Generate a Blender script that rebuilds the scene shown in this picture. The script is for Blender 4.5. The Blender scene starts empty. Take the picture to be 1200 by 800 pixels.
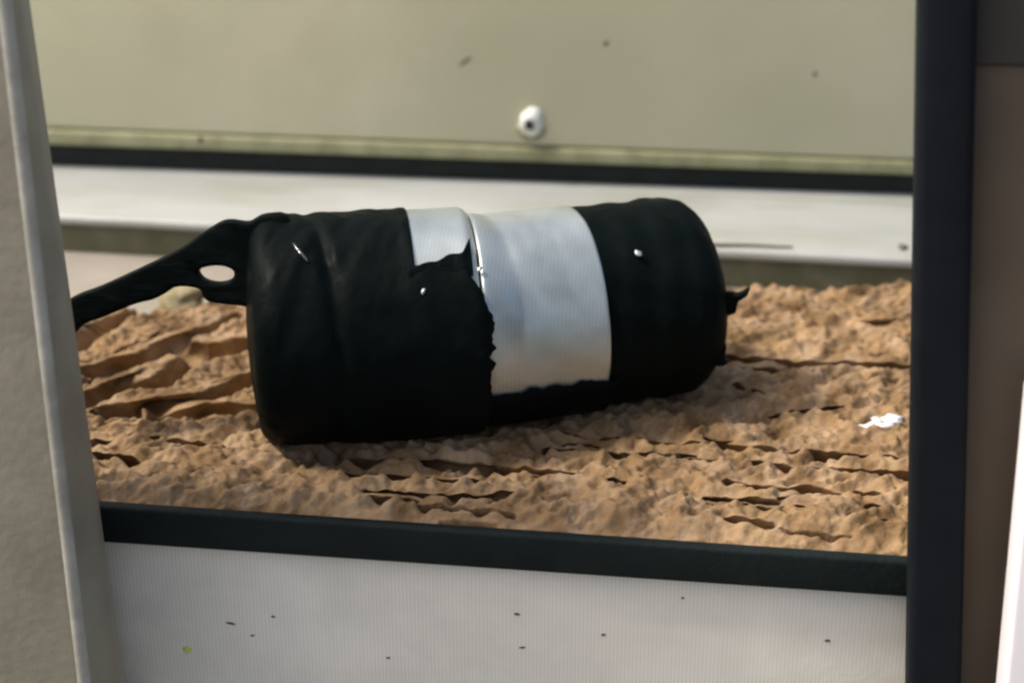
import bpy, bmesh, math, random
import numpy as np
from mathutils import Vector
random.seed(7)
scene = bpy.context.scene
C = scene.collection

# ------------------------------------------------------------------ camera
FPX = 2000.0                       # focal length in photograph pixels (60 mm on 36 mm)
PITCH, YAW = math.radians(23.6), math.radians(6.2)
F = Vector((-math.sin(YAW)*math.cos(PITCH), math.cos(YAW)*math.cos(PITCH), -math.sin(PITCH)))
R = Vector((math.cos(YAW), math.sin(YAW), 0))
U = R.cross(F)
CAM = Vector((0, 0.20, 0.03)) - F*1.0
cd = bpy.data.cameras.new('camera'); cam = bpy.data.objects.new('camera', cd); C.objects.link(cam)
cam.location = CAM
cam.rotation_euler = F.to_track_quat('-Z', 'Y').to_euler()
cd.sensor_width = 36; cd.lens = 60; cd.clip_start = 0.02; cd.clip_end = 500
cd.dof.use_dof = True; cd.dof.focus_distance = 0.86; cd.dof.aperture_fstop = 60/10.5
scene.camera = cam
scene.render.resolution_x, scene.render.resolution_y = 1024, 682

# ------------------------------------------------------------------ sky and sun (bright overcast)
SUN_EL, SUN_AZ = math.radians(55), math.radians(258)     # azimuth clockwise from +y: behind the camera, a little left
w = bpy.data.worlds.new('World'); scene.world = w; w.use_nodes = True
wn = w.node_tree.nodes; wl = w.node_tree.links; wn.clear()
sky = wn.new('ShaderNodeTexSky'); sky.sky_type = 'NISHITA'; sky.sun_disc = False
sky.sun_elevation = SUN_EL; sky.sun_rotation = SUN_AZ
sky.air_density = 1.0; sky.dust_density = 6.0; sky.ozone_density = 1.0
bg = wn.new('ShaderNodeBackground'); bg.inputs['Strength'].default_value = 0.12
wo = wn.new('ShaderNodeOutputWorld')
wl.new(sky.outputs[0], bg.inputs[0]); wl.new(bg.outputs[0], wo.inputs[0])
sd = bpy.data.lights.new('sun', 'SUN'); sd.energy = 2.3; sd.angle = math.radians(6); sd.color = (1.0, 0.94, 0.84)
so = bpy.data.objects.new('sun', sd); C.objects.link(so)
tosun = Vector((math.sin(SUN_AZ)*math.cos(SUN_EL), math.cos(SUN_AZ)*math.cos(SUN_EL), math.sin(SUN_EL)))
so.rotation_euler = tosun.to_track_quat('Z', 'Y').to_euler(); so.location = tosun*5
scene.view_settings.view_transform = 'Standard'; scene.view_settings.look = 'None'
scene.view_settings.exposure = 0.72; scene.view_settings.gamma = 1.0
scene.render.engine = 'CYCLES'
scene.cycles.filter_width = 2.4

# ------------------------------------------------------------------ measuring helpers
def ray(px, py): return (F*FPX + R*(px-600) + U*(400-py)).normalized()
def on_z(px, py, z): d = ray(px, py); return CAM + d*((z-CAM.z)/d.z)
def on_y(px, py, y): d = ray(px, py); return CAM + d*((y-CAM.y)/d.y)
def proj(p):
    v = Vector(p)-CAM; k = FPX/v.dot(F)
    return 600+v.dot(R)*k, 400-v.dot(U)*k

# ------------------------------------------------------------------ numpy noise
_rng = np.random.RandomState(11)
_tab = _rng.rand(256, 256)
def vnoise(x, y, seed=0):
    x = np.asarray(x, float)+seed*17.31; y = np.asarray(y, float)+seed*9.77
    xi = np.floor(x).astype(int); yi = np.floor(y).astype(int)
    fx = x-xi; fy = y-yi
    fx = fx*fx*fx*(fx*(fx*6-15)+10); fy = fy*fy*fy*(fy*(fy*6-15)+10)
    a = _tab[xi % 256, yi % 256]; b = _tab[(xi+1) % 256, yi % 256]
    c = _tab[xi % 256, (yi+1) % 256]; d = _tab[(xi+1) % 256, (yi+1) % 256]
    return (a*(1-fx)+b*fx)*(1-fy)+(c*(1-fx)+d*fx)*fy
def fbm(x, y, seed=0, o=4):
    s = 0; a = 1; t = 0
    for i in range(o):
        s = s+a*(vnoise(x*2**i, y*2**i, seed+i*3)-.5)*2; t += a; a *= .5
    return s/t

# ------------------------------------------------------------------ materials
def mat(name, c1, c2=None, rough=.6, scale=20, bump=0, bscale=200, metallic=0, spec=.5, stretch=(1, 1, 1), rot=0, detail=5,
        rib=0, ribscale=1000, c3=None, sc3=60, f3=.5, rough2=None):
    m = bpy.data.materials.new(name); m.use_nodes = True
    n = m.node_tree.nodes; l = m.node_tree.links
    b = n['Principled BSDF']
    b.inputs['Roughness'].default_value = rough; b.inputs['Metallic'].default_value = metallic
    b.inputs['Specular IOR Level'].default_value = spec
    tc = n.new('ShaderNodeTexCoord'); mp = n.new('ShaderNodeMapping'); mp.inputs['Scale'].default_value = stretch; mp.inputs['Rotation'].default_value = (0, 0, rot)
    l.new(tc.outputs['Object'], mp.inputs[0])
    nz = n.new('ShaderNodeTexNoise'); nz.inputs['Scale'].default_value = scale; nz.inputs['Detail'].default_value = detail
    l.new(mp.outputs[0], nz.inputs[0])
    rp = n.new('ShaderNodeValToRGB'); rp.color_ramp.elements[0].position = .32; rp.color_ramp.elements[1].position = .68
    rp.color_ramp.elements[0].color = (*c1, 1); rp.color_ramp.elements[1].color = (*(c2 or c1), 1)
    l.new(nz.outputs[0], rp.inputs[0]); col = rp.outputs[0]
    if c3:
        n3 = n.new('ShaderNodeTexNoise'); n3.inputs['Scale'].default_value = sc3; n3.inputs['Detail'].default_value = 6
        n3.inputs['Roughness'].default_value = .65
        l.new(mp.outputs[0], n3.inputs[0])
        r3 = n.new('ShaderNodeValToRGB'); r3.color_ramp.elements[0].position = .45; r3.color_ramp.elements[1].position = .66
        r3.color_ramp.elements[1].color = (f3, f3, f3, 1)
        l.new(n3.outputs[0], r3.inputs[0])
        mx = n.new('ShaderNodeMix'); mx.data_type = 'RGBA'
        l.new(r3.outputs[0], mx.inputs[0]); l.new(col, mx.inputs[6]); mx.inputs[7].default_value = (*c3, 1)
        col = mx.outputs[2]
    if rib:
        wv = n.new('ShaderNodeTexWave'); wv.wave_type = 'BANDS'; wv.bands_direction = 'X'
        wv.inputs['Scale'].default_value = ribscale/ (2*math.pi) ; wv.inputs['Distortion'].default_value = .35
        wv.inputs['Detail'].default_value = 1
        l.new(tc.outputs['Object'], wv.inputs[0])
        mr = n.new('ShaderNodeMapRange'); mr.inputs[3].default_value = 1-rib; mr.inputs[4].default_value = 1
        l.new(wv.outputs[1], mr.inputs[0])
        m2 = n.new('ShaderNodeMix'); m2.data_type = 'RGBA'; m2.blend_type = 'MULTIPLY'; m2.inputs[0].default_value = 1
        l.new(col, m2.inputs[6]); l.new(mr.outputs[0], m2.inputs[7]); col = m2.outputs[2]
    l.new(col, b.inputs['Base Color'])
    if rough2 is not None:
        r4 = n.new('ShaderNodeMapRange'); r4.inputs[1].default_value = .35; r4.inputs[2].default_value = .65
        r4.inputs[3].default_value = rough; r4.inputs[4].default_value = rough2
        l.new(nz.outputs[0], r4.inputs[0]); l.new(r4.outputs[0], b.inputs['Roughness'])
    if bump:
        nb = n.new('ShaderNodeTexNoise'); nb.inputs['Scale'].default_value = bscale; nb.inputs['Detail'].default_value = 5
        l.new(mp.outputs[0], nb.inputs[0])
        bp = n.new('ShaderNodeBump'); bp.inputs['Strength'].default_value = bump; bp.inputs['Distance'].default_value = .002
        l.new(nb.outputs[0], bp.inputs['Height']); l.new(bp.outputs[0], b.inputs['Normal'])
    return m

M = dict(
    tan=mat('tan_paint', (.47, .475, .32), (.59, .57, .41), .5, 5, .12, 300, rib=.10, c3=(.50, .48, .33), sc3=9, f3=.6),
    lip=mat('tan_lip_paint', (.24, .25, .13), (.33, .33, .2), .5, 30, .15, 260, c3=(.12, .12, .06), sc3=45, f3=.5, rib=.1),
    rubber=mat('black_rubber', (.009, .013, .012), (.014, .02, .018), .6, 60, .3, 400, spec=.25),
    sill=mat('white_sill_paint', (.33, .345, .33), (.41, .42, .41), .3, 14, .1, 200, c3=(.26, .27, .20), sc3=16, f3=.6, rib=.1, stretch=(.4, 1, 1)),
    sillface=mat('olive_sill_edge', (.085, .09, .048), (.14, .135, .085), .8, 50, .4, 300),  # dark olive front face of the sill
    ledge=mat('pale_ledge_paint', (.26, .235, .20), (.32, .285, .25), .6, 22, .2, 250, c3=(.2, .19, .12), sc3=30, f3=.5),
    board=mat('weathered_brown_fibre', (.10, .056, .022), (.325, .21, .105), .85, 42, .45, 420, spec=.2, c3=(.39, .28, .18), sc3=50, f3=.7, stretch=(1, .7, 1), rot=-.7),
    trim=mat('dark_green_black_trim', (.006, .010, .010), (.009, .015, .014), .6, 40, .3, 300, spec=.15),
    lower=mat('white_lower_paint', (.77, .72, .62), (.84, .80, .70), .5, 7, .1, 250, rib=.14, c3=(.64, .61, .53), sc3=16, f3=.5),
    jamb=mat('grey_tan_jamb_paint', (.27, .245, .17), (.36, .325, .245), .55, 9, .15, 200, c3=(.17, .14, .1), sc3=12, f3=.5, rib=.05),
    highlighted=mat('corner_highlight_paint', (.32, .31, .26), (.46, .45, .40), .5, 30, .2, 200, c3=(.27, .25, .2), sc3=40, f3=.8),  # pale colour for the painted corner highlight
    sill_shade=mat('olive_shade_paint', (.22, .23, .14), (.36, .37, .27), .6, 30, .2, 200, c3=(.42, .42, .34), sc3=14, f3=.7, stretch=(.5, 1, 1)),  # olive tones standing in for shade by the door
    stain=mat('grey_brown_stain', (.19, .175, .13), (.23, .21, .16), .7, 60),
    bezel=mat('blue_black_bezel', (.005, .007, .010), (.007, .009, .012), .7, 60, .1, 600, spec=.12),
    brown=mat('brown_wall_paint', (.085, .060, .038), (.105, .076, .050), .8, 14, .2, 500),
    brown2=mat('dark_brown_header_paint', (.036, .032, .026), (.045, .04, .033), .8, 14, .2, 500),
    cap=mat('off_white_cap', (.60, .62, .56), (.7, .72, .68), .5, 60),
    white=mat('white_trim_paint', (.8, .76, .78), (.84, .8, .82), .5, 20),
    plastic=mat('black_plastic_wrap', (.0018, .0038, .0036), (.003, .0055, .0052), .42, 40, .35, 130, spec=.04, rough2=.6),
    gloss=mat('glossy_black_tape', (.02, .026, .028), None, .16, 40, .3, 200, spec=.9),
    silver=mat('silver_grey_tape', (.42, .47, .455), (.56, .60, .58), .33, 26, .12, 90, metallic=.66, spec=.5, rough2=.42, rib=.1, ribscale=1000),
    flake=mat('white_flake', (.8, .8, .8), (.7, .72, .75), .5, 90),
    chunk=mat('olive_tan_chunk', (.19, .165, .085), (.27, .225, .13), .85, 80, .5, 300),
    dirt=mat('dark_dirt', (.07, .06, .04), (.11, .09, .06), .8, 200),
    hole=mat('dark_hole', (.02, .015, .01), None, .8),
    moss=mat('yellow_green_moss', (.5, .62, .12), (.6, .7, .2), .8, 200),
    soil=mat('ground_soil', (.12, .115, .10), (.17, .16, .14), .9, 6, .4, 60),
)

# ------------------------------------------------------------------ object helpers
def tag(o, label=None, cat=None, group=None, kind=None):
    if label: o['label'] = label
    if cat: o['category'] = cat
    if group: o['group'] = group
    if kind: o['kind'] = kind
    return o
def empty(name, loc, label, cat, group=None):
    o = bpy.data.objects.new(name, None); C.objects.link(o); o.location = loc; o.empty_display_size = .05
    return tag(o, label, cat, group)
def mesh(name, verts, faces, m, parent=None, smooth=True, bevel=0, seg=3):
    me = bpy.data.meshes.new(name); me.from_pydata([tuple(v) for v in verts], [], faces)
    bm = bmesh.new(); bm.from_mesh(me); bmesh.ops.remove_doubles(bm, verts=bm.verts, dist=1e-6)
    bmesh.ops.recalc_face_normals(bm, faces=bm.faces)
    if bevel: bmesh.ops.bevel(bm, geom=list(bm.edges), offset=bevel, segments=seg, affect='EDGES', profile=.5)
    bm.to_mesh(me); bm.free()
    me.materials.append(m)
    if smooth:
        me.shade_smooth()
        if bevel: me.set_sharp_from_angle(angle=math.radians(45))
    o = bpy.data.objects.new(name, me); C.objects.link(o)
    if parent: o.parent = parent; o.location = -Vector(parent.location)
    return o
def hexa(name, a, b, m, parent=None, bevel=.0015, seg=3):
    """a, b: two quads (lists of four points) joined into a closed block"""
    v = list(a)+list(b)
    f = [(0, 1, 2, 3), (7, 6, 5, 4)]+[(i, i+4, (i+1) % 4+4, (i+1) % 4) for i in range(4)]
    return mesh(name, v, f, m, parent, bevel=bevel, seg=seg)
def slabY(name, quad, y, depth, m, parent=None, bevel=.0015):
    """upright slab: outline measured on the plane y, thickness going away"""
    a = [on_y(px, py, y) for px, py in quad]
    b = [p+Vector((0, depth, 0)) for p in a]
    return hexa(name, a, b, m, parent, bevel)
def ext(p, q, t): return (p[0]+(q[0]-p[0])*t, p[1]+(q[1]-p[1])*t)
def blob(name, c, r, m, parent=None, sub=2, jit=.25, seed=0):
    bm = bmesh.new(); bmesh.ops.create_icosphere(bm, subdivisions=sub, radius=1)
    rr = random.Random(seed)
    for v in bm.verts:
        n = float(fbm(v.co.x*1.5+seed, v.co.y*1.5+v.co.z*1.9, seed, 2))
        v.co = v.co*(1+jit*n*1.6+rr.uniform(-1, 1)*jit*.25)
        v.co = Vector((v.co.x*r[0], v.co.y*r[1], v.co.z*r[2]))+Vector(c)
    me = bpy.data.meshes.new(name); bm.to_mesh(me); bm.free(); me.materials.append(m); me.shade_smooth()
    o = bpy.data.objects.new(name, me); C.objects.link(o)
    if parent: o.parent = parent; o.location = -Vector(parent.location)
    return o

# ------------------------------------------------------------------ the large structure
Z_LEDGE, Z_SILL = -.018, .012
yf = on_z(595, 622, 0).y            # front edge of the ledge
# ground far below, reaching the horizon
g = mesh('ground', [(-150, -150, -.9), (150, -150, -.9), (150, 150, -.9), (-150, 150, -.9)], [(0, 1, 2, 3)], M['soil'])
tag(g, kind='structure')

# white sill: top sheet running back under the door
sfL, sfR = on_z(60, 252, Z_SILL), on_z(1130, 307, Z_SILL)
dirs = (sfR-sfL).normalized()
board_x0, board_x1 = (sfL-dirs*.12).x+.06, (sfR+dirs*.05).x-.01
sfL = sfL-dirs*.40; sfR = sfR+dirs*.30
back = Vector((0, .30, .004))
s = empty('window_sill', (sfL+sfR)/2, 'white painted sill running behind the wrapped bundle, above the brown board', 'sill')
def down(p, dz): return Vector((p.x, p.y, p.z+dz))
hexa('sill_top', [down(sfL, 0), down(sfR, 0), sfR+back, sfL+back],
     [down(sfL, -.0075), down(sfR, -.0075), sfR+back-Vector((0, 0, .0075)), sfL+back-Vector((0, 0, .0075))], M['sill'], s, .003, 4)
hexa('sill_edge', [sfL+Vector((0, .005, -.0078)), sfR+Vector((0, .005, -.0078)), sfR+back-Vector((0, 0, .008)), sfL+back-Vector((0, 0, .008))],
     [sfL+Vector((0, .005, -.030)), sfR+Vector((0, .005, -.030)), sfR+back-Vector((0, 0, .03)), sfL+back-Vector((0, 0, .03))], M['sillface'], s, .001)
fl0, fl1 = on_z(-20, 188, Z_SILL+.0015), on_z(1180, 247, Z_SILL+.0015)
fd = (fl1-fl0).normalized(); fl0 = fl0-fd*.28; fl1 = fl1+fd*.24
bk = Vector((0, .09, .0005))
hexa('sill_shade_strip', [fl0, fl1, fl1+bk, fl0+bk], [fl0-Vector((0, .003, .004)), fl1-Vector((0, .003, .004)), fl1+bk-Vector((0, 0, .004)), fl0+bk-Vector((0, 0, .004))], M['sill_shade'], s, .0012, 3)  # added strip painting the shade where the sill meets the door
# ledge that carries the board
x0, x1 = sfL.x, sfR.x
lv = [Vector((x0, yf+.004, Z_LEDGE)), Vector((x1, yf+.004, Z_LEDGE)), Vector((x1, sfR.y+.02, Z_LEDGE)), Vector((x0, sfL.y+.02, Z_LEDGE))]
lo = hexa('ledge', lv, [v-Vector((0, 0, .012)) for v in lv], M['ledge'], None, .001)
tag(lo, kind='structure')

# door panel above the gap
yd = on_z(570, 213, Z_SILL).y - .006
dp = empty('door_panel', on_y(570, 180, yd), 'large tan painted door panel with a screw near its lower edge, above the black gap', 'door')
L0, L1 = (62, 150), (1080, 188)
def tilt(p, q, x, dy=0):
    return p[1]+(q[1]-p[1])*(x-p[0])/(q[0]-p[0])+dy
XL, XR = -420, 1620
pn = slabY('panel', [(XL, -330), (XR, -330), (XR, tilt(L0, L1, XR)), (XL, tilt(L0, L1, XL))], yd, .02, M['tan'], dp, .002)
slabY('bottom_lip', [(XL, tilt(L0, L1, XL, 3)), (XR, tilt(L0, L1, XR, 3)), (XR, tilt(L0, L1, XR, 17)), (XL, tilt(L0, L1, XL, 21))], yd-.003, .02, M['lip'], dp, .0012)
slabY('rubber_seal', [(XL, tilt(L0, L1, XL, 18)), (XR, tilt(L0, L1, XR, 14)), (XR, tilt(L0, L1, XR, 60)), (XL, tilt(L0, L1, XL, 60))], yd+.006, .012, M['rubber'], dp, .001)
# screw with a white washer
sc_ = on_y(622, 143, yd)
def disc_y(name, c, r, t, m, parent, ry=1.0, n=28, dome=.0):
    v, f = [], []
    rings = [(1, 0), (1, -t*.6), (.93, -t), (.8, -t-dome*.4), (.6, -t-dome*.72), (.35, -t-dome*.92), (.02, -t-dome)]
    for k, dy in rings:
        for i in range(n):
            a = 2*math.pi*i/n; v.append((c.x+r*k*math.cos(a), c.y+dy, c.z+r*ry*k*math.sin(a)))
    for j in range(len(rings)-1):
        for i in range(n):
            i2 = (i+1) % n; f.append((j*n+i, j*n+i2, (j+1)*n+i2, (j+1)*n+i))
    f.append(tuple(range(n*(len(rings)-1), n*len(rings))))
    return mesh(name, v, f, m, parent)
blob('washer', sc_+Vector((.0004, -.001, .0008)), (.0092, .0058, .0112), M['cap'], dp, 3, .16, 3)
hc = on_y(620, 147, yd-.0085)
hexa('screw_recess', [hc+Vector((a, 0, b)) for a, b in ((-.0034, .0038), (.0030, .0034), (.0036, -.0040), (-.0030, -.0036))],
     [hc+Vector((a, .004, b)) for a, b in ((-.0034, .0038), (.0030, .0034), (.0036, -.0040), (-.0030, -.0036))], M['hole'], dp, .0012, 3)
blob('washer_shade', sc_+Vector((0, -.0002, -.0070)), (.0115, .0022, .0085), M['lip'], dp, 3, .12, 8)  # olive blob painting the shade on the washer's lower part
def fleck(px, py, plane, wpx, hpx, ang, m, parent, seed):
    c = on_y(px, py, plane); k = (c-CAM).length/FPX
    rx, rz = wpx*k/2, hpx*k/2
    o = blob('dirt_fleck', (0, 0, 0), (rx, .0006, rz), m, None, 1, .3, seed)
    o.parent = parent; o.location = c-Vector(parent.location); o.rotation_euler = (0, -math.radians(ang), 0)
    return o
fleck(545, 72, yd, 21, 4.5, 40, M['dirt'], dp, 1)
fleck(710, 51, yd, 9, 5, 30, M['dirt'], dp, 2)
fleck(955, 87, yd, 6, 6, 0, M['dirt'], dp, 3)
fleck(235, 164, yd-.003, 7, 9, 0, M['dirt'], dp, 4)

# black edge trim and the lower white panel
T0, T1 = (120, 589), (1066, 654)
B0, B1 = (125, 637), (1066, 701)
def zline(px, p, q): return on_y(px, tilt(p, q, px), yf)
et = []
tr = empty('edge_trim', (0, yf, -.01), 'black rubber edge strip along the front of the brown board', 'trim')
yt = yf-.010
a0, a1 = on_y(-340, tilt(T0, T1, -340, 4), yt), on_y(1112, tilt(T0, T1, 1112, 4), yt)
b0, b1 = on_y(-340, tilt(B0, B1, -340, 0), yt), on_y(1112, tilt(B0, B1, 1112, 0), yt)
sl = Vector((0, .026, .0))
hexa('strip', [a0, a1, b1, b0], [a0+Vector((0, .008, -.0005)), a1+Vector((0, .008, -.0005)), b1+Vector((0, .008, 0)), b0+Vector((0, .008, 0))], M['trim'], tr, .0025, 4)
lowp = empty('lower_panel', (0, yf, -.1), 'white painted panel below the black edge strip, dotted with small specks', 'panel')
yl = yf-.004
slabY('panel_sheet', [(-360, tilt(B0, B1, -360, -8)), (1150, tilt(B0, B1, 1150, -8)), (1150, 1250), (-360, 1250)], yl, .02, M['lower'], lowp, .001)
for i, (px, py, a, b, an, mm) in enumerate([(606, 719, 9, 4, 0, 'dirt'), (612, 758, 8, 3, 10, 'dirt'), (707, 743, 7, 4, 20, 'dirt'), (271, 730, 13, 4, -8, 'dirt'),
        (320, 722, 6, 3, 0, 'dirt'), (970, 750, 8, 4, 0, 'dirt'), (296, 744, 8, 3, 10, 'dirt'), (219, 761, 13, 11, 0, 'moss'), (800, 682+18, 5, 3, 0, 'dirt'), (455, 770, 5, 3, 0, 'dirt')]):
    fk = fleck(px, py, yl, a, b, an, M[mm], lowp, 10+i)
    if mm == 'moss': fk['label'] = 'yellow-green spot'

# left jamb: corner edge and rear edge
yj = yf-.075
c0, c1 = ext((20, 100), (90, 700), -.9), ext((20, 100), (90, 700), 1.9)
r0, r1 = ext((37, 0), (149, 800), -.55), ext((37, 0), (149, 800), 1.35)
def vert_on(px, py, y): return on_y(px, py, y)
A_ = [vert_on(*c0, yj), vert_on(*c1, yj)]
B_ = [vert_on(*r0, yj+.055), vert_on(*r1, yj+.055)]
jl = Vector((-.22, -.01, 0))
ja = [A_[0]+jl, A_[0], A_[1], A_[1]+jl]
jb = [B_[0]+jl*1.1, B_[0], B_[1], B_[1]+jl*1.1]
jo = hexa('door_jamb', ja, jb, M['jamb'], None, .0055, 5)
tag(jo, 'grey-tan painted jamb standing close at the left edge with a worn corner and a painted pale highlight', 'jamb')
n_ = 10; v, f = [], []
for i in range(2):
    c = A_[i]+Vector((-.0024, .0024, 0))
    for k_ in range(n_): v.append(c+Vector((.0034*math.cos(k_*2*math.pi/n_), .0034*math.sin(k_*2*math.pi/n_), 0)))
f = [(k_, (k_+1) % n_, n_+(k_+1) % n_, n_+k_) for k_ in range(n_)]
wo_ = mesh('corner_highlight', v, f, M['highlighted']); wo_.parent = jo  # pale tube painting the highlight along the jamb corner
# black display bezel on the right, brown wall and white strip beyond it
yp = yf-.035
po = slabY('bezel_upright', [(1083, -280), (1154, -280), (1121, 1080), (1060, 1080)], yp, .02, M['bezel'], None, .004)  # bezel of the display, built as an upright
tag(po, 'blue-black display bezel, built as an upright right of the board and panels', 'bezel')
bw = slabY('brown_wall', [(1135, 76), (1420, 81), (1420, 1120), (1104, 1120)], yp+.012, .014, M['brown'], None, .001)
tag(bw, 'plain brown wall strip right of the black upright', 'wall')
bh = slabY('dark_header', [(1135, -300), (1420, -300), (1420, 81), (1135, 76)], yp+.0105, .015, M['brown2'], None, .001)
tag(bh, 'darker brown header board above the brown wall, top right corner', 'board')
wt = slabY('white_trim', [(1211, 470), (1420, 470), (1420, 1120), (1148, 1120)], yp-.03, .025, M['white'], None, .002)
tag(wt, 'bright white leaning trim board in the lower right corner', 'trim board')

# ------------------------------------------------------------------ the rough brown board
rl, rr_ = on_z(60, 372, 0), on_z(1150, 338, 0)
bx0, bx1 = board_x0-.03, board_x1
NX, NY = 760, 420
us = np.linspace(0, 1, NX); vs = np.linspace(0, 1, NY)
X = bx0+(bx1-bx0)*us[None, :]+0*vs[:, None]
yrear = rl.y+(rr_.y-rl.y)*(X-rl.x)/(rr_.x-rl.x)+.006*fbm(X*30, X*0+3, 5, 3)
yfront = yf+.0015-.0022*fbm(X*90, X*0, 6, 3)
V = vs[:, None]+0*X
Y = yfront+(yrear-yfront)*V
# grain direction: slants up to the right on the left part
d1 = on_z(130, 450, 0)
wl_ = np.clip((on_z(330, 450, 0).x-X)/.12, 0, 1)*np.clip((Y-yf-.06)/.06, 0, 1)
ang = .75*wl_
ca, sa = np.cos(ang), np.sin(ang)
wx = .010*fbm(X*22, Y*22, 21, 3); wy = .010*fbm(X*22, Y*22, 31, 3)
P = (X+wx)*ca+(Y+wy)*sa; Q = -(X+wx)*sa+(Y+wy)*ca
H = .0036*fbm(P*16, Q*62, 1, 3)*(1+1.2*wl_)
rdg = 1-np.abs(fbm(P*45, Q*85, 9, 3))*2.4
H += .0030*rdg
lump = fbm(X*120+2*wx*50, Y*95, 14, 3)
H += .0022*lump
fl_ = fbm(X*200-Y*60, Y*150+X*90, 77, 2); H += .0017*(1-2*np.abs(fl_))
lump2 = 1-2*np.abs(fbm((X*.8+Y*.6)*38, (Y*.8-X*.6)*120, 17, 3))
H += .0046*lump2*(1-.6*wl_)
lump3 = 1-2.6*np.abs(fbm(X*150+Y*60, Y*190-X*70, 27, 3))
H += .0015*lump3
H += .0005*fbm(X*330, Y*330, 12, 2)
streak = np.abs(fbm(P*13, Q*46, 53, 3)); msk = np.clip(fbm(X*14, Y*20, 57, 2)*3+.4, 0, 1)
EX = .45*np.exp(-(streak/.035)**2)*msk*wl_*1.6
H -= .0090*EX*(1+.3*wl_)
for _ in range(2):
    H[1:-1, 1:-1] = (H[1:-1, 1:-1]*2+H[:-2, 1:-1]+H[2:, 1:-1]+H[1:-1, :-2]+H[1:-1, 2:])/6
# cracks and grooves measured from the photograph (pixel polylines, width m, depth m)
G = [
 ([(840, 428), (900, 433), (1090, 442)], .0022, .009), ([(965, 382), (1000, 387), (1090, 388)], .0024, .008),
 ([(850, 441), (940, 446)], .002, .006),
 ([(616, 516), (700, 524), (800, 530), (852, 534), (961, 541), (1090, 550)], .0016, .009),
 ([(881, 552), (943, 559), (1090, 567)], .0016, .008), ([(852, 577), (940, 583), (1028, 591)], .0017, .008),
 ([(828, 593), (909, 600)], .0015, .006), ([(850, 618), (905, 622)], .0012, .005),
 ([(400, 548), (445, 549)], .0018, .007), ([(463, 550), (571, 556), (625, 562), (675, 567)], .0016, .009),
 ([(400, 565), (530, 573)], .0014, .007), ([(156, 520), (210, 528), (285, 538)], .0016, .009),
 ([(112, 543), (160, 551)], .0016, .008), ([(112, 526), (140, 528)], .0012, .006),
 ([(640, 538), (700, 541)], .0016, .005), ([(960, 348), (985, 340), (1020, 333)], .002, .005),
 ([(90, 412), (117, 394), (150, 378), (190, 362)], .0045, .009),
 ([(100, 446), (133, 435), (167, 430), (213, 410), (275, 382)], .0036, .011),
 ([(105, 480), (143, 467), (187, 460), (213, 442), (235, 424), (290, 418)], .0045, .011),
 ([(125, 492), (233, 477), (300, 450)], .0036, .010), ([(180, 492), (240, 490), (300, 492)], .0040, .009),
 ([(215, 420), (250, 428), (280, 418)], .006, .009),
 ([(770, 470), (860, 462), (905, 475)], .0018, .005), ([(905, 500), (930, 492), (985, 488)], .0012, .005),
 ([(430, 585), (520, 592), (600, 590)], .0014, .004), ([(1020, 604), (1070, 610)], .0016, .005),
]
rg = random.Random(5)
for _ in range(22):                                   # finer straight splits along the grain
    gx = rg.uniform(420, 1080); gy = rg.uniform(510, 630) if gx < 860 else rg.uniform(345, 640); ln = rg.uniform(30, 130)
    G.append(([(gx, gy), (gx+ln*.5, gy+ln*.03+rg.uniform(-2, 2)), (gx+ln, gy+ln*.07)], rg.uniform(.0008, .0013), rg.uniform(.004, .007)))
def seg_dist(ax, ay, bx, by):
    dx, dy = bx-ax, by-ay; t = np.clip(((X-ax)*dx+(Y-ay)*dy)/(dx*dx+dy*dy), 0, 1)
    return np.hypot(X-ax-t*dx, (Y-ay-t*dy)), np.sign(Y-ay-t*dy)
jit = 1+.3*fbm(X*60, Y*60, 40, 2)
mean_r = .0008*fbm(X*40, Y*40, 44, 2)
for pl, wd, dp_ in G:
    w3 = [on_z(px, py, 0) for px, py in pl]
    D = np.full(X.shape, 9.); far = np.zeros(X.shape)
    for p, q in zip(w3[:-1], w3[1:]):
        d_, s_ = seg_dist(p.x, p.y, q.x, q.y); far = np.where(d_ < D, s_, far); D = np.minimum(D, d_)
    D = np.abs(D+mean_r*.5*(wd/.0016))
    e = np.exp(-(D/(wd*1.5))**4)
    H = H*(1-.9*e)-dp_*e*jit*1.5; EX = np.maximum(EX, e*np.clip(jit, .5, 1.5))
    lipw = np.exp(-((D-wd*2.6)/(wd*1.6))**2)*(far > 0)
    H = H*(1-.65*lipw)+(.0004+.85*wd)*lipw          # raised lip on the far side of the crack
edge = np.minimum(V, 1-V)
H = np.maximum(H, -.0165)
tf = np.clip(V*.33/.018, 0, 1); tf = tf*tf*(3-2*tf); H = H*tf+(-.005+.4*H)*(1-tf)
H = H+.0015
Yt = Y+(.011+.006*wl_)*EX*np.clip(V*12, 0, 1)*np.clip((1-V)*9, 0, 1)      # the crack floors run back under the lip behind them
me = bpy.data.meshes.new('rough_board')
top = np.stack([X, Yt, H], -1).reshape(-1, 3)
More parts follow.
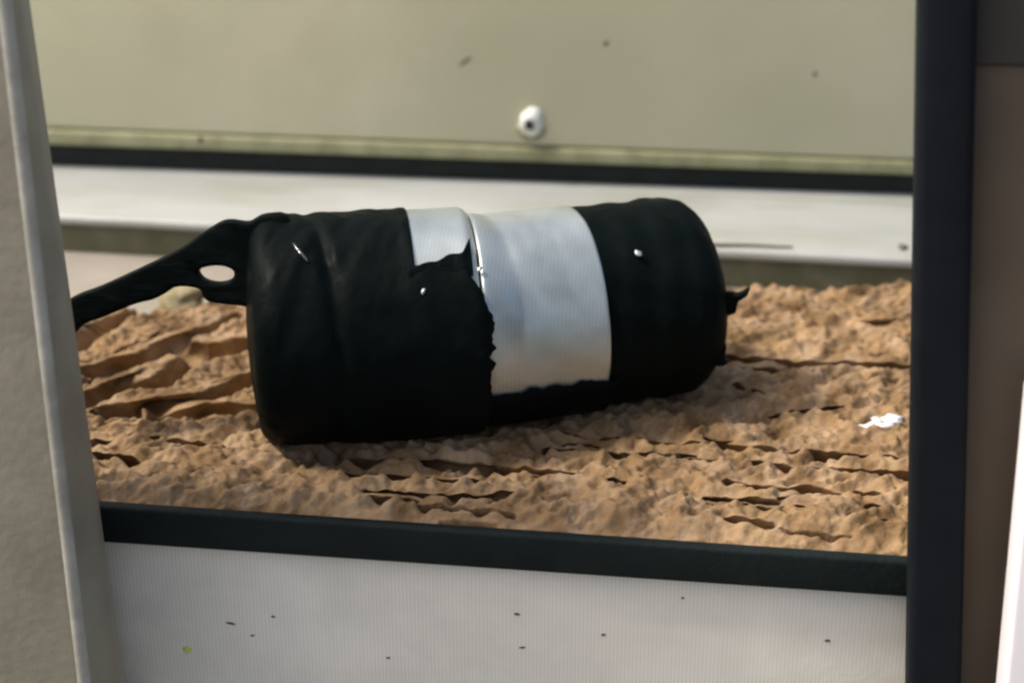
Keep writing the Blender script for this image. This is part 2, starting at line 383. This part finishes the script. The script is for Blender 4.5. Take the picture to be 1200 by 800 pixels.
# skirt down to the ledge
ring = list(range(NX))+[j*NX+NX-1 for j in range(1, NY)]+[(NY-1)*NX+i for i in range(NX-2, -1, -1)]+[j*NX for j in range(NY-2, 0, -1)]
sk = top[ring].copy(); sk[:, 2] = Z_LEDGE+.0002
allv = np.concatenate([top, sk])
ii = np.arange(NX-1)[None, :]+NX*np.arange(NY-1)[:, None]
q = np.stack([ii, ii+1, ii+NX+1, ii+NX], -1).reshape(-1, 4)
nr = len(ring); base = len(top)
ring = np.array(ring); k = np.arange(nr); k2 = (k+1) % nr
q2 = np.stack([ring[k2], ring[k], base+k, base+k2], -1)
qq = np.concatenate([q, q2]).astype(np.int32)
me.vertices.add(len(allv)); me.vertices.foreach_set('co', allv.ravel())
me.loops.add(qq.size); me.loops.foreach_set('vertex_index', qq.ravel())
me.polygons.add(len(qq)); me.polygons.foreach_set('loop_start', np.arange(len(qq), dtype=np.int32)*4)
me.polygons.foreach_set('loop_total', np.full(len(qq), 4, np.int32))
me.update(calc_edges=True); me.materials.append(M['board']); me.shade_smooth()
bo = bpy.data.objects.new('rough_board', me); C.objects.link(bo)
tag(bo, 'rough brown splintered board under the wrapped bundle, full of ridges and cracks', 'board')
def ground_z(x, y):
    i = int(np.clip((x-bx0)/(bx1-bx0)*(NX-1), 0, NX-1)); col = Y[:, i]
    j = int(np.argmin(np.abs(col-y))); return float(H[j, i])

# ------------------------------------------------------------------ the taped bundle
RL, RR = .0636, .0580
P1, P2 = on_z(320, 387, RL+.0005), on_z(530, 375, RL+.0005)      # axis of the left roll
Q1, Q2 = on_z(580, 373, RR+.003), on_z(800, 345, RR+.003)        # axis of the right roll
axa, axb = (P2-P1).normalized(), (Q2-Q1).normalized()
sQ = (Q1-P1).dot(axa); sLend = 9.0
UP = Vector((0, 0, 1))
def sm01(t): t = max(0, min(1, t)); return t*t*(3-2*t)
def frame(s):
    t = sm01((s-sLend-.0015)/.012); a = (axa*(1-t)+axb*t).normalized()
    c = (P1+axa*s)*(1-t)+(Q1+axb*(s-sQ))*t
    e2 = a.cross(UP).normalized(); return c, a, e2.cross(a).normalized(), e2
def bp(s, phi, r):
    c, a, e1, e2 = frame(s); return c+(e1*math.cos(phi)+e2*math.sin(phi))*r
def s_at(px, phi, r):
    lo, hi = -.2, .5
    for _ in range(40):
        m_ = (lo+hi)/2
        if proj(bp(m_, phi, r))[0] < px: lo = m_
        else: hi = m_
    return lo
FRONT = math.radians(67)
sA = s_at(305, FRONT, RL); sCut = s_at(484, math.radians(30), RL)
sLend = s_at(556, math.radians(20), RL*.97)
sJag = s_at(577, FRONT, RL); sB0 = s_at(545, FRONT, RR); sB1 = s_at(714, FRONT, RR); sEnd = s_at(870, FRONT, RR)
#print('S', sA, sCut, sLend, sJag, sB0, sB1, sEnd)
bun = empty('taped_bundle', bp((sA+sEnd)/2, math.pi, RR), 'bundle of two rolls wrapped in black plastic with a silver tape band around its middle', 'bundle')

def wrinkle(s, phi, seed, amp):
    return amp*float(fbm(s*45+2*math.sin(phi+s*9), phi*1.3+s*6, seed, 3))
def shell(name, rows, m, nphi=220, parent=bun, thick=0, seed=0, amp=.0012):
    """rows: function(phi) -> list of (s, r); one closed tube of rings"""
    v, f = [], []
    n = None
    for i in range(nphi):
        phi = 2*math.pi*i/nphi
        prof = rows(phi); n = len(prof)
        for s_, r_ in prof:
            k_ = min(1, r_/.02)
            v.append(bp(s_, phi, max(.0002, r_+k_*wrinkle(s_, phi if phi < math.pi else 2*math.pi-phi, seed, amp))))
    for i in range(nphi):
        i2 = (i+1) % nphi
        for j in range(n-1): f.append((i*n+j, i*n+j+1, i2*n+j+1, i2*n+j))
    o = mesh(name, v, f, m, parent)
    if thick:
        md = o.modifiers.new('Solidify', 'SOLIDIFY'); md.thickness = thick; md.offset = -1
    return o
def capL(s0, Rr, rc, bulge=.004, n=12):
    out = []
    for k in range(6): out.append((s0-bulge*(1-(k/6)**2), (Rr-rc)*k/6))
    for k in range(n+1):
        t = math.pi/2*k/n; out.append((s0+rc*(1-math.cos(t)), Rr-rc+rc*math.sin(t)))
    return out
def capR(s1, Rr, rc, rc2, bulge=.004, n=14):
    out = []
    for k in range(n+1):
        t = math.pi/2*(1-k/n); out.append((s1-rc2*(1-math.cos(t)), Rr-rc+rc*math.sin(t)))
    for k in range(5, -1, -1): out.append((s1+bulge*(1-(k/6)**2), (Rr-rc)*k/6))
    return out
def lin(a, b, n): return [a+(b-a)*i/(n-1) for i in range(n)]
def sm01(t): t = max(0, min(1, t)); return t*t*(3-2*t)

# silver roll core of the left unit (seen where the wrap is cut back)
def rows_leftcore(phi):
    p = [(s_, RL*.974) for s_ in lin(sCut-.006, sLend-.006, 14)]
    for k in range(9):
        t = math.pi/2*k/8; p.append((sLend-.006+.006*math.sin(t), RL*.974-.006*(1-math.cos(t))))
    p.append((sLend+.0005, .03)); p.append((sLend+.0005, .001))
    return p
shell('left_roll', rows_leftcore, M['silver'], 160, seed=3, amp=.0006)

# black wrap over the left unit, notched at the top right
rj = [random.uniform(-1, 1) for _ in range(400)]
def jag(phi, a):
    t = phi*14; i = int(math.floor(t)) % 300; f_ = t-math.floor(t)
    t2 = phi*37; i2 = int(math.floor(t2)) % 300; f2 = t2-math.floor(t2)
    return a*(rj[i]*(1-f_)+rj[i+1]*f_)+a*.45*(rj[i2]*(1-f2)+rj[i2+1]*f2)
def sedge(phi):
    d = math.degrees(phi)
    if d > 180: d -= 360
    # cut back for d in [-150, ~20..34]; lower edge of the notch rises to the right
    if -140 < d < 30: base_ = sCut
    elif 30 <= d <= 43:
        base_ = sCut+(sJag-.016-sCut)*sm01((d-39)/4)
        # sloping lower edge: further right edge reached at smaller phi is added by the flap below
    else: base_ = sJag-.004*math.exp(-((d-45)/10)**2)*2
    return base_+(jag(phi, .0011) if d > 39 or d < -140 else 0)
def rows_wrap(phi):
    se = sedge(phi)
    p = capL(sA-.004, RL, .013, .004)
    d = math.degrees(phi)
    ss = lin(sA+.010, se, 46)
    for s_ in ss:
        t = sm01((s_-sA-.02)/(sJag-sA))
        r_ = RL-.0022*t*0
        # follow down on to the smaller roll past the left unit's end
        if s_ > sLend-.004: r_ = RL-(RL-RR-.0014)*sm01((s_-sLend+.004)/.014)
        # crease ring beside the left end and long folds
        r_ -= .0030*math.exp(-((s_-(sA+.030+.010*math.sin(phi*1.0)))/.0035)**2)*(0.5+.5*math.cos(phi-.8))
        r_ += .0014*math.exp(-((s_-se+.003)/.003)**2)*abs(math.sin(phi*5))*.6
        p.append((s_, r_))
    return p
wr = shell('black_wrap', rows_wrap, M['plastic'], 420, seed=1, amp=.0022, thick=.0011)
# flap of wrap whose edge slopes up to the right under the exposed silver patch
v, f = [], []
NU, NV = 40, 14
for i in range(NU):
    u = i/(NU-1); s_ = sCut-.004+(sJag-.007-sCut+.004)*u
    top_d = 41-9.0*u**1.3+1.2*math.sin(u*17)*u+(-5 if u > .86 else 0)*(u-.86)/.14
    for j in range(NV):
        d = top_d+(52-top_d)*j/(NV-1)
        r_ = RL+.0012-.0035*sm01((d-top_d)/(52-top_d))
        if s_ > sLend-.004: r_ -= (RL-RR-.0016)*sm01((s_-sLend+.004)/.014)
        r_ += .0006*float(fbm(u*6, d*.15, 61, 2))
        v.append(bp(s_, math.radians(d), r_))
for i in range(NU-1):
    for j in range(NV-1): f.append((i*NV+j, (i+1)*NV+j, (i+1)*NV+j+1, i*NV+j+1))
fl = mesh('wrap_flap', v, f, M['plastic'], bun); md = fl.modifiers.new('Solidify', 'SOLIDIFY'); md.thickness = .001

# silver band round the right unit
def rows_band(phi):
    j1 = .0006*math.sin(phi*3+1)
    p = [(sLend+.0005, RR-.003)]
    for s_ in lin(sLend+.0008, sB1+j1, 40): p.append((s_, RR+.0002))
    p.append((sB1+j1+.0003, RR-.0016))
    return p
shell('silver_tape_band', rows_band, M['silver'], 260, seed=5, amp=.0008, thick=.0006)
# black wrap over the right unit
def rows_right(phi):
    p = [(s_, RR-.0012+.0005*math.sin(s_*300+phi*2)) for s_ in lin(sB1-.012, sEnd-.0225, 34)]
    p += capR(sEnd, RR-.0012, .028, .021, .003, 18)
    return p
shell('black_end_wrap', rows_right, M['plastic'], 300, seed=8, amp=.0018)

def patch(name, s0, s1, d0, d1, r, m, seed, amp=.001, lift=.0, nu=10, nv=10, edge=.15):
    v, f = [], []
    for i in range(nu):
        for j in range(nv):
            u, w_ = i/(nu-1), j/(nv-1)
            eu = edge*(rj[(seed*7+j) % 300]) if i in (0, nu-1) else 0
            ev = edge*(rj[(seed*13+i) % 300]) if j in (0, nv-1) else 0
            s_ = s0+(s1-s0)*(u+eu*.5); d = d0+(d1-d0)*(w_+ev*.5)
            r_ = r+lift*u+amp*float(fbm(u*3, w_*3, seed, 2))
            v.append(bp(s_, math.radians(d), r_))
    for i in range(nu-1):
        for j in range(nv-1): f.append((i*nv+j, (i+1)*nv+j, (i+1)*nv+j+1, i*nv+j+1))
    o = mesh(name, v, f, m, bun); md = o.modifiers.new('Solidify', 'SOLIDIFY'); md.thickness = .0007
    return o
def patch_px(name, px, py, wpx, hpx, m, seed, R0, lean=0, amp=.0008):
    """small fold or painted glint lying on the wrap at the spot seen at px, py"""
    best = None
    for k_ in range(0, 150):
        ph = math.radians(k_-10); s_ = s_at(px, ph, R0); e = abs(proj(bp(s_, ph, R0))[1]-py)
        if best is None or e < best[0]: best = (e, s_, ph)
    _, s_, ph = best
    c = bp(s_, ph, R0); _c, ax, e1, e2 = frame(s_); n = (e1*math.cos(ph)+e2*math.sin(ph)); t = (-e1*math.sin(ph)+e2*math.cos(ph))
    kx = 1/1950.
    o = blob(name, (0, 0, 0), (1, 1, 1), m, None, 2, amp*300, seed)
    ca_, sa_ = math.cos(lean), math.sin(lean)
    for vv in o.data.vertices:
        a, b, h = vv.co.x*wpx*kx/2, vv.co.y*hpx*kx/2, vv.co.z*.0007
        a, b = a*ca_-b*sa_, a*sa_+b*ca_
        vv.co = ax*a+t*b+n*h
    o.parent = bun; o.location = c-Vector(bun.location)
    return o
# added black sheet painting shade across the underside of the band
v, f = [], []
NU, NV = 44, 20
for i in range(NU):
    s_ = sJag-.006+(sB1+.006-sJag+.006)*i/(NU-1)
    d0 = 109+4.5*float(fbm(i*.22, 1.3, 81, 3))
    for j in range(NV):
        d = d0+(215-d0)*j/(NV-1)
        v.append(bp(s_, math.radians(d), RR+.0012+.0006*float(fbm(i*.2, j*.4, 82, 2))))
for i in range(NU-1):
    for j in range(NV-1): f.append((i*NV+j, (i+1)*NV+j, (i+1)*NV+j+1, i*NV+j+1))
uw = mesh('underside_shade', v, f, M['plastic'], bun); md = uw.modifiers.new('Solidify', 'SOLIDIFY'); md.thickness = .0006; md.offset = 0
# glints painted in silver, and one glossy crumpled fold
patch_px('glint_speck', 496, 341, 4, 7, M['silver'], 4, RL+.001, .5)
patch_px('glint_speck', 748, 297, 7, 9, M['silver'], 5, RR+.001, -.3)
patch_px('crumpled_fold', 352, 296, 4, 30, M['gloss'], 6, RL+.0003, -.5)
# shiny torn tips along the jagged edge
for i, (px, py, a, b) in enumerate([(548, 294, 11, 5), (562, 315, 5, 7)]):
    patch_px('torn_tip', px, py, a, b, M['silver'], 20+i, RR+.0030, .6, .0010)
# torn tabs at the far right end
def crumple(name, pts, y, thick, m, seed):
    """ragged tab: outline measured at distance y, puffed and creased"""
    bm = bmesh.new(); P3 = [on_y(px, py, y) for px, py in pts]
    vs_ = [bm.verts.new(p) for p in P3]; fc = bm.faces.new(vs_)
    ex = bmesh.ops.extrude_face_region(bm, geom=[fc])
    bmesh.ops.translate(bm, verts=[g_ for g_ in ex['geom'] if isinstance(g_, bmesh.types.BMVert)], vec=(0, thick, 0))
    bmesh.ops.triangulate(bm, faces=bm.faces[:]); bmesh.ops.subdivide_edges(bm, edges=bm.edges[:], cuts=2, use_grid_fill=True)
    for v_ in bm.verts:
        n_ = float(fbm(v_.co.x*90, v_.co.z*90, seed, 2)); v_.co.y += .006*n_; v_.co.z += .0012*n_
    bmesh.ops.smooth_vert(bm, verts=bm.verts[:], factor=.5, use_axis_x=True, use_axis_y=True, use_axis_z=True)
    bmesh.ops.recalc_face_normals(bm, faces=bm.faces)
    me_ = bpy.data.meshes.new(name); bm.to_mesh(me_); bm.free(); me_.materials.append(m); me_.shade_smooth()
    o = bpy.data.objects.new(name, me_); C.objects.link(o); o.parent = bun; o.location = -Vector(bun.location)
    return o
ye = bp(sEnd-.012, FRONT, RR*.8).y
crumple('torn_tab', [(825, 338), (850, 345), (864, 347), (880, 336), (876, 346), (865, 356), (862, 370), (848, 376), (828, 378)], ye, .006, M['plastic'], 50)
crumple('torn_tab', [(818, 402), (846, 398), (852, 404), (849, 416), (855, 424), (842, 428), (822, 430)], ye-.004, .006, M['plastic'], 52)

# gathered tail of wrap at the left end, with an opening through it
def tail():
    yv = bp(sA, FRONT, RL*.6).y+.03
    outer = [(60, 372), (89, 350), (120, 338), (170, 315), (215, 293), (245, 272), (266, 261), (292, 263), (312, 254), (340, 262), (345, 340), (320, 358), (282, 353), (262, 351), (245, 347), (238, 335),
             (222, 331), (205, 332), (194, 339), (180, 346), (160, 351), (140, 359), (118, 368), (97, 376), (80, 392), (58, 396)]
    inner = [(229, 318), (236, 310), (252, 306.5), (268, 308), (278, 314), (279, 324), (269, 332), (253, 334), (237, 329)]
    cu = bpy.data.curves.new('gathered_tail', 'CURVE'); cu.dimensions = '2D'; cu.fill_mode = 'BOTH'
    org = on_y(250, 320, yv)
    # the tail leans back a little; points are laid on a plane tilted about the x axis
    n_ = Vector((.10, -1, .25)).normalized(); xa = Vector((0, 0, 1)).cross(-n_).normalized()*-1
    if xa.x < 0: xa = -xa
    ya = n_.cross(xa); ya = ya if ya.z > 0 else -ya
    def uv(px, py):
        d = ray(px, py); t = (org-CAM).dot(n_)/d.dot(n_); p = CAM+d*t-org
        return p.dot(xa), p.dot(ya)
    def smooth_loop(L, n=4):
        out = []
        for i in range(len(L)):
            p0, p1, p2, p3 = L[i-1], L[i], L[(i+1) % len(L)], L[(i+2) % len(L)]
            for k in range(n):
                t = k/n
                out.append(tuple(.5*(2*p1[c]+(p2[c]-p0[c])*t+(2*p0[c]-5*p1[c]+4*p2[c]-p3[c])*t*t+(3*p1[c]-p0[c]-3*p2[c]+p3[c])*t**3) for c in (0, 1)))
        return out
    for loop in (smooth_loop(outer), smooth_loop(inner)):
        sp = cu.splines.new('POLY'); sp.points.add(len(loop)-1)
        for k_, (px, py) in enumerate(loop):
            a, b = uv(px, py); sp.points[k_].co = (a, b, 0, 1)
        sp.use_cyclic_u = True
    cu.extrude = .004; cu.bevel_depth = .002; cu.bevel_resolution = 2; cu.offset = -.0003
    tmp = bpy.data.objects.new('tmp', cu); C.objects.link(tmp)
    dg = bpy.context.evaluated_depsgraph_get()
    me_ = bpy.data.meshes.new_from_object(tmp.evaluated_get(dg))
    bpy.data.objects.remove(tmp)
    bm = bmesh.new(); bm.from_mesh(me_)
    bmesh.ops.remove_doubles(bm, verts=bm.verts, dist=1e-6)
    bmesh.ops.triangulate(bm, faces=bm.faces[:])
    for _ in range(2):
        lg = [e for e in bm.edges if e.calc_length() > .006]
        bmesh.ops.subdivide_edges(bm, edges=lg, cuts=1); bmesh.ops.triangulate(bm, faces=bm.faces[:])
    for v_ in bm.verts:
        a, b, c = v_.co
        c += .0007*float(fbm(a*60, b*160+a*60, 71, 3))
        p = org+xa*a+ya*b-n_*(-c)
        v_.co = p
    bmesh.ops.recalc_face_normals(bm, faces=bm.faces)
    me2 = bpy.data.meshes.new('gathered_tail'); bm.to_mesh(me2); bm.free(); me2.materials.clear(); me2.materials.append(M['plastic']); me2.shade_smooth()
    o = bpy.data.objects.new('gathered_tail', me2); C.objects.link(o); o.parent = bun; o.location = -Vector(bun.location)
tail()

# ------------------------------------------------------------------ small things
p = on_z(216, 351, .009)
ch = blob('bark_chunk', p, (.015, .012, .0105), M['chunk'], None, 3, .3, 5)
tag(ch, 'small olive-tan chunk on the board below the black tail', 'bark chunk')
p = on_z(1033, 505, .004); z_ = ground_z(p.x, p.y)
pf = empty('paint_flake', (p.x, p.y, z_), 'crumpled white flake lying on the brown board near the black upright', 'flake')
for i, (dx, dz, a, b) in enumerate([(-.007, 0, .005, .002), (0, .001, .006, .0028), (.007, .004, .0055, .0022), (-.002, .003, .004, .002)]):
    blob('flake_piece', Vector((p.x+dx, p.y+dz*2, z_+.002+dz*.4)), (a, .0035, b), M['flake'], pf, 2, .6, 60+i)
# thin dark stick lying on the sill
pa, pb = on_z(820, 286, Z_SILL+.0015), on_z(929, 289, Z_SILL+.0015)
dv = (pb-pa); nn = 14; v, f = [], []
t1 = dv.normalized().cross(Vector((0, 0, 1))).normalized(); t2 = Vector((0, 0, 1))
for i in range(nn):
    u = i/(nn-1); c = pa+dv*u+t1*(.0006*math.sin(u*9)); r = .0014*(1-.5*u)
    for k_ in range(8):
        a = k_*math.pi/4; v.append(c+t1*r*math.cos(a)+t2*r*math.sin(a))
for i in range(nn-1):
    for k_ in range(8): f.append((i*8+k_, i*8+(k_+1) % 8, (i+1)*8+(k_+1) % 8, (i+1)*8+k_))
f += [tuple(range(8)), tuple(range((nn-1)*8, nn*8))]
st = mesh('thin_stick', v, f, M['dirt']); tag(st, 'thin dark stick lying on the white sill right of the bundle', 'stick')
p = on_z(1058, 290, Z_SILL+.001)
dk = blob('dark_pebble', p, (.0035, .004, .002), M['dirt'], None, 2, .3, 9)
tag(dk, 'tiny dark pebble on the white sill beside the black upright', 'pebble')
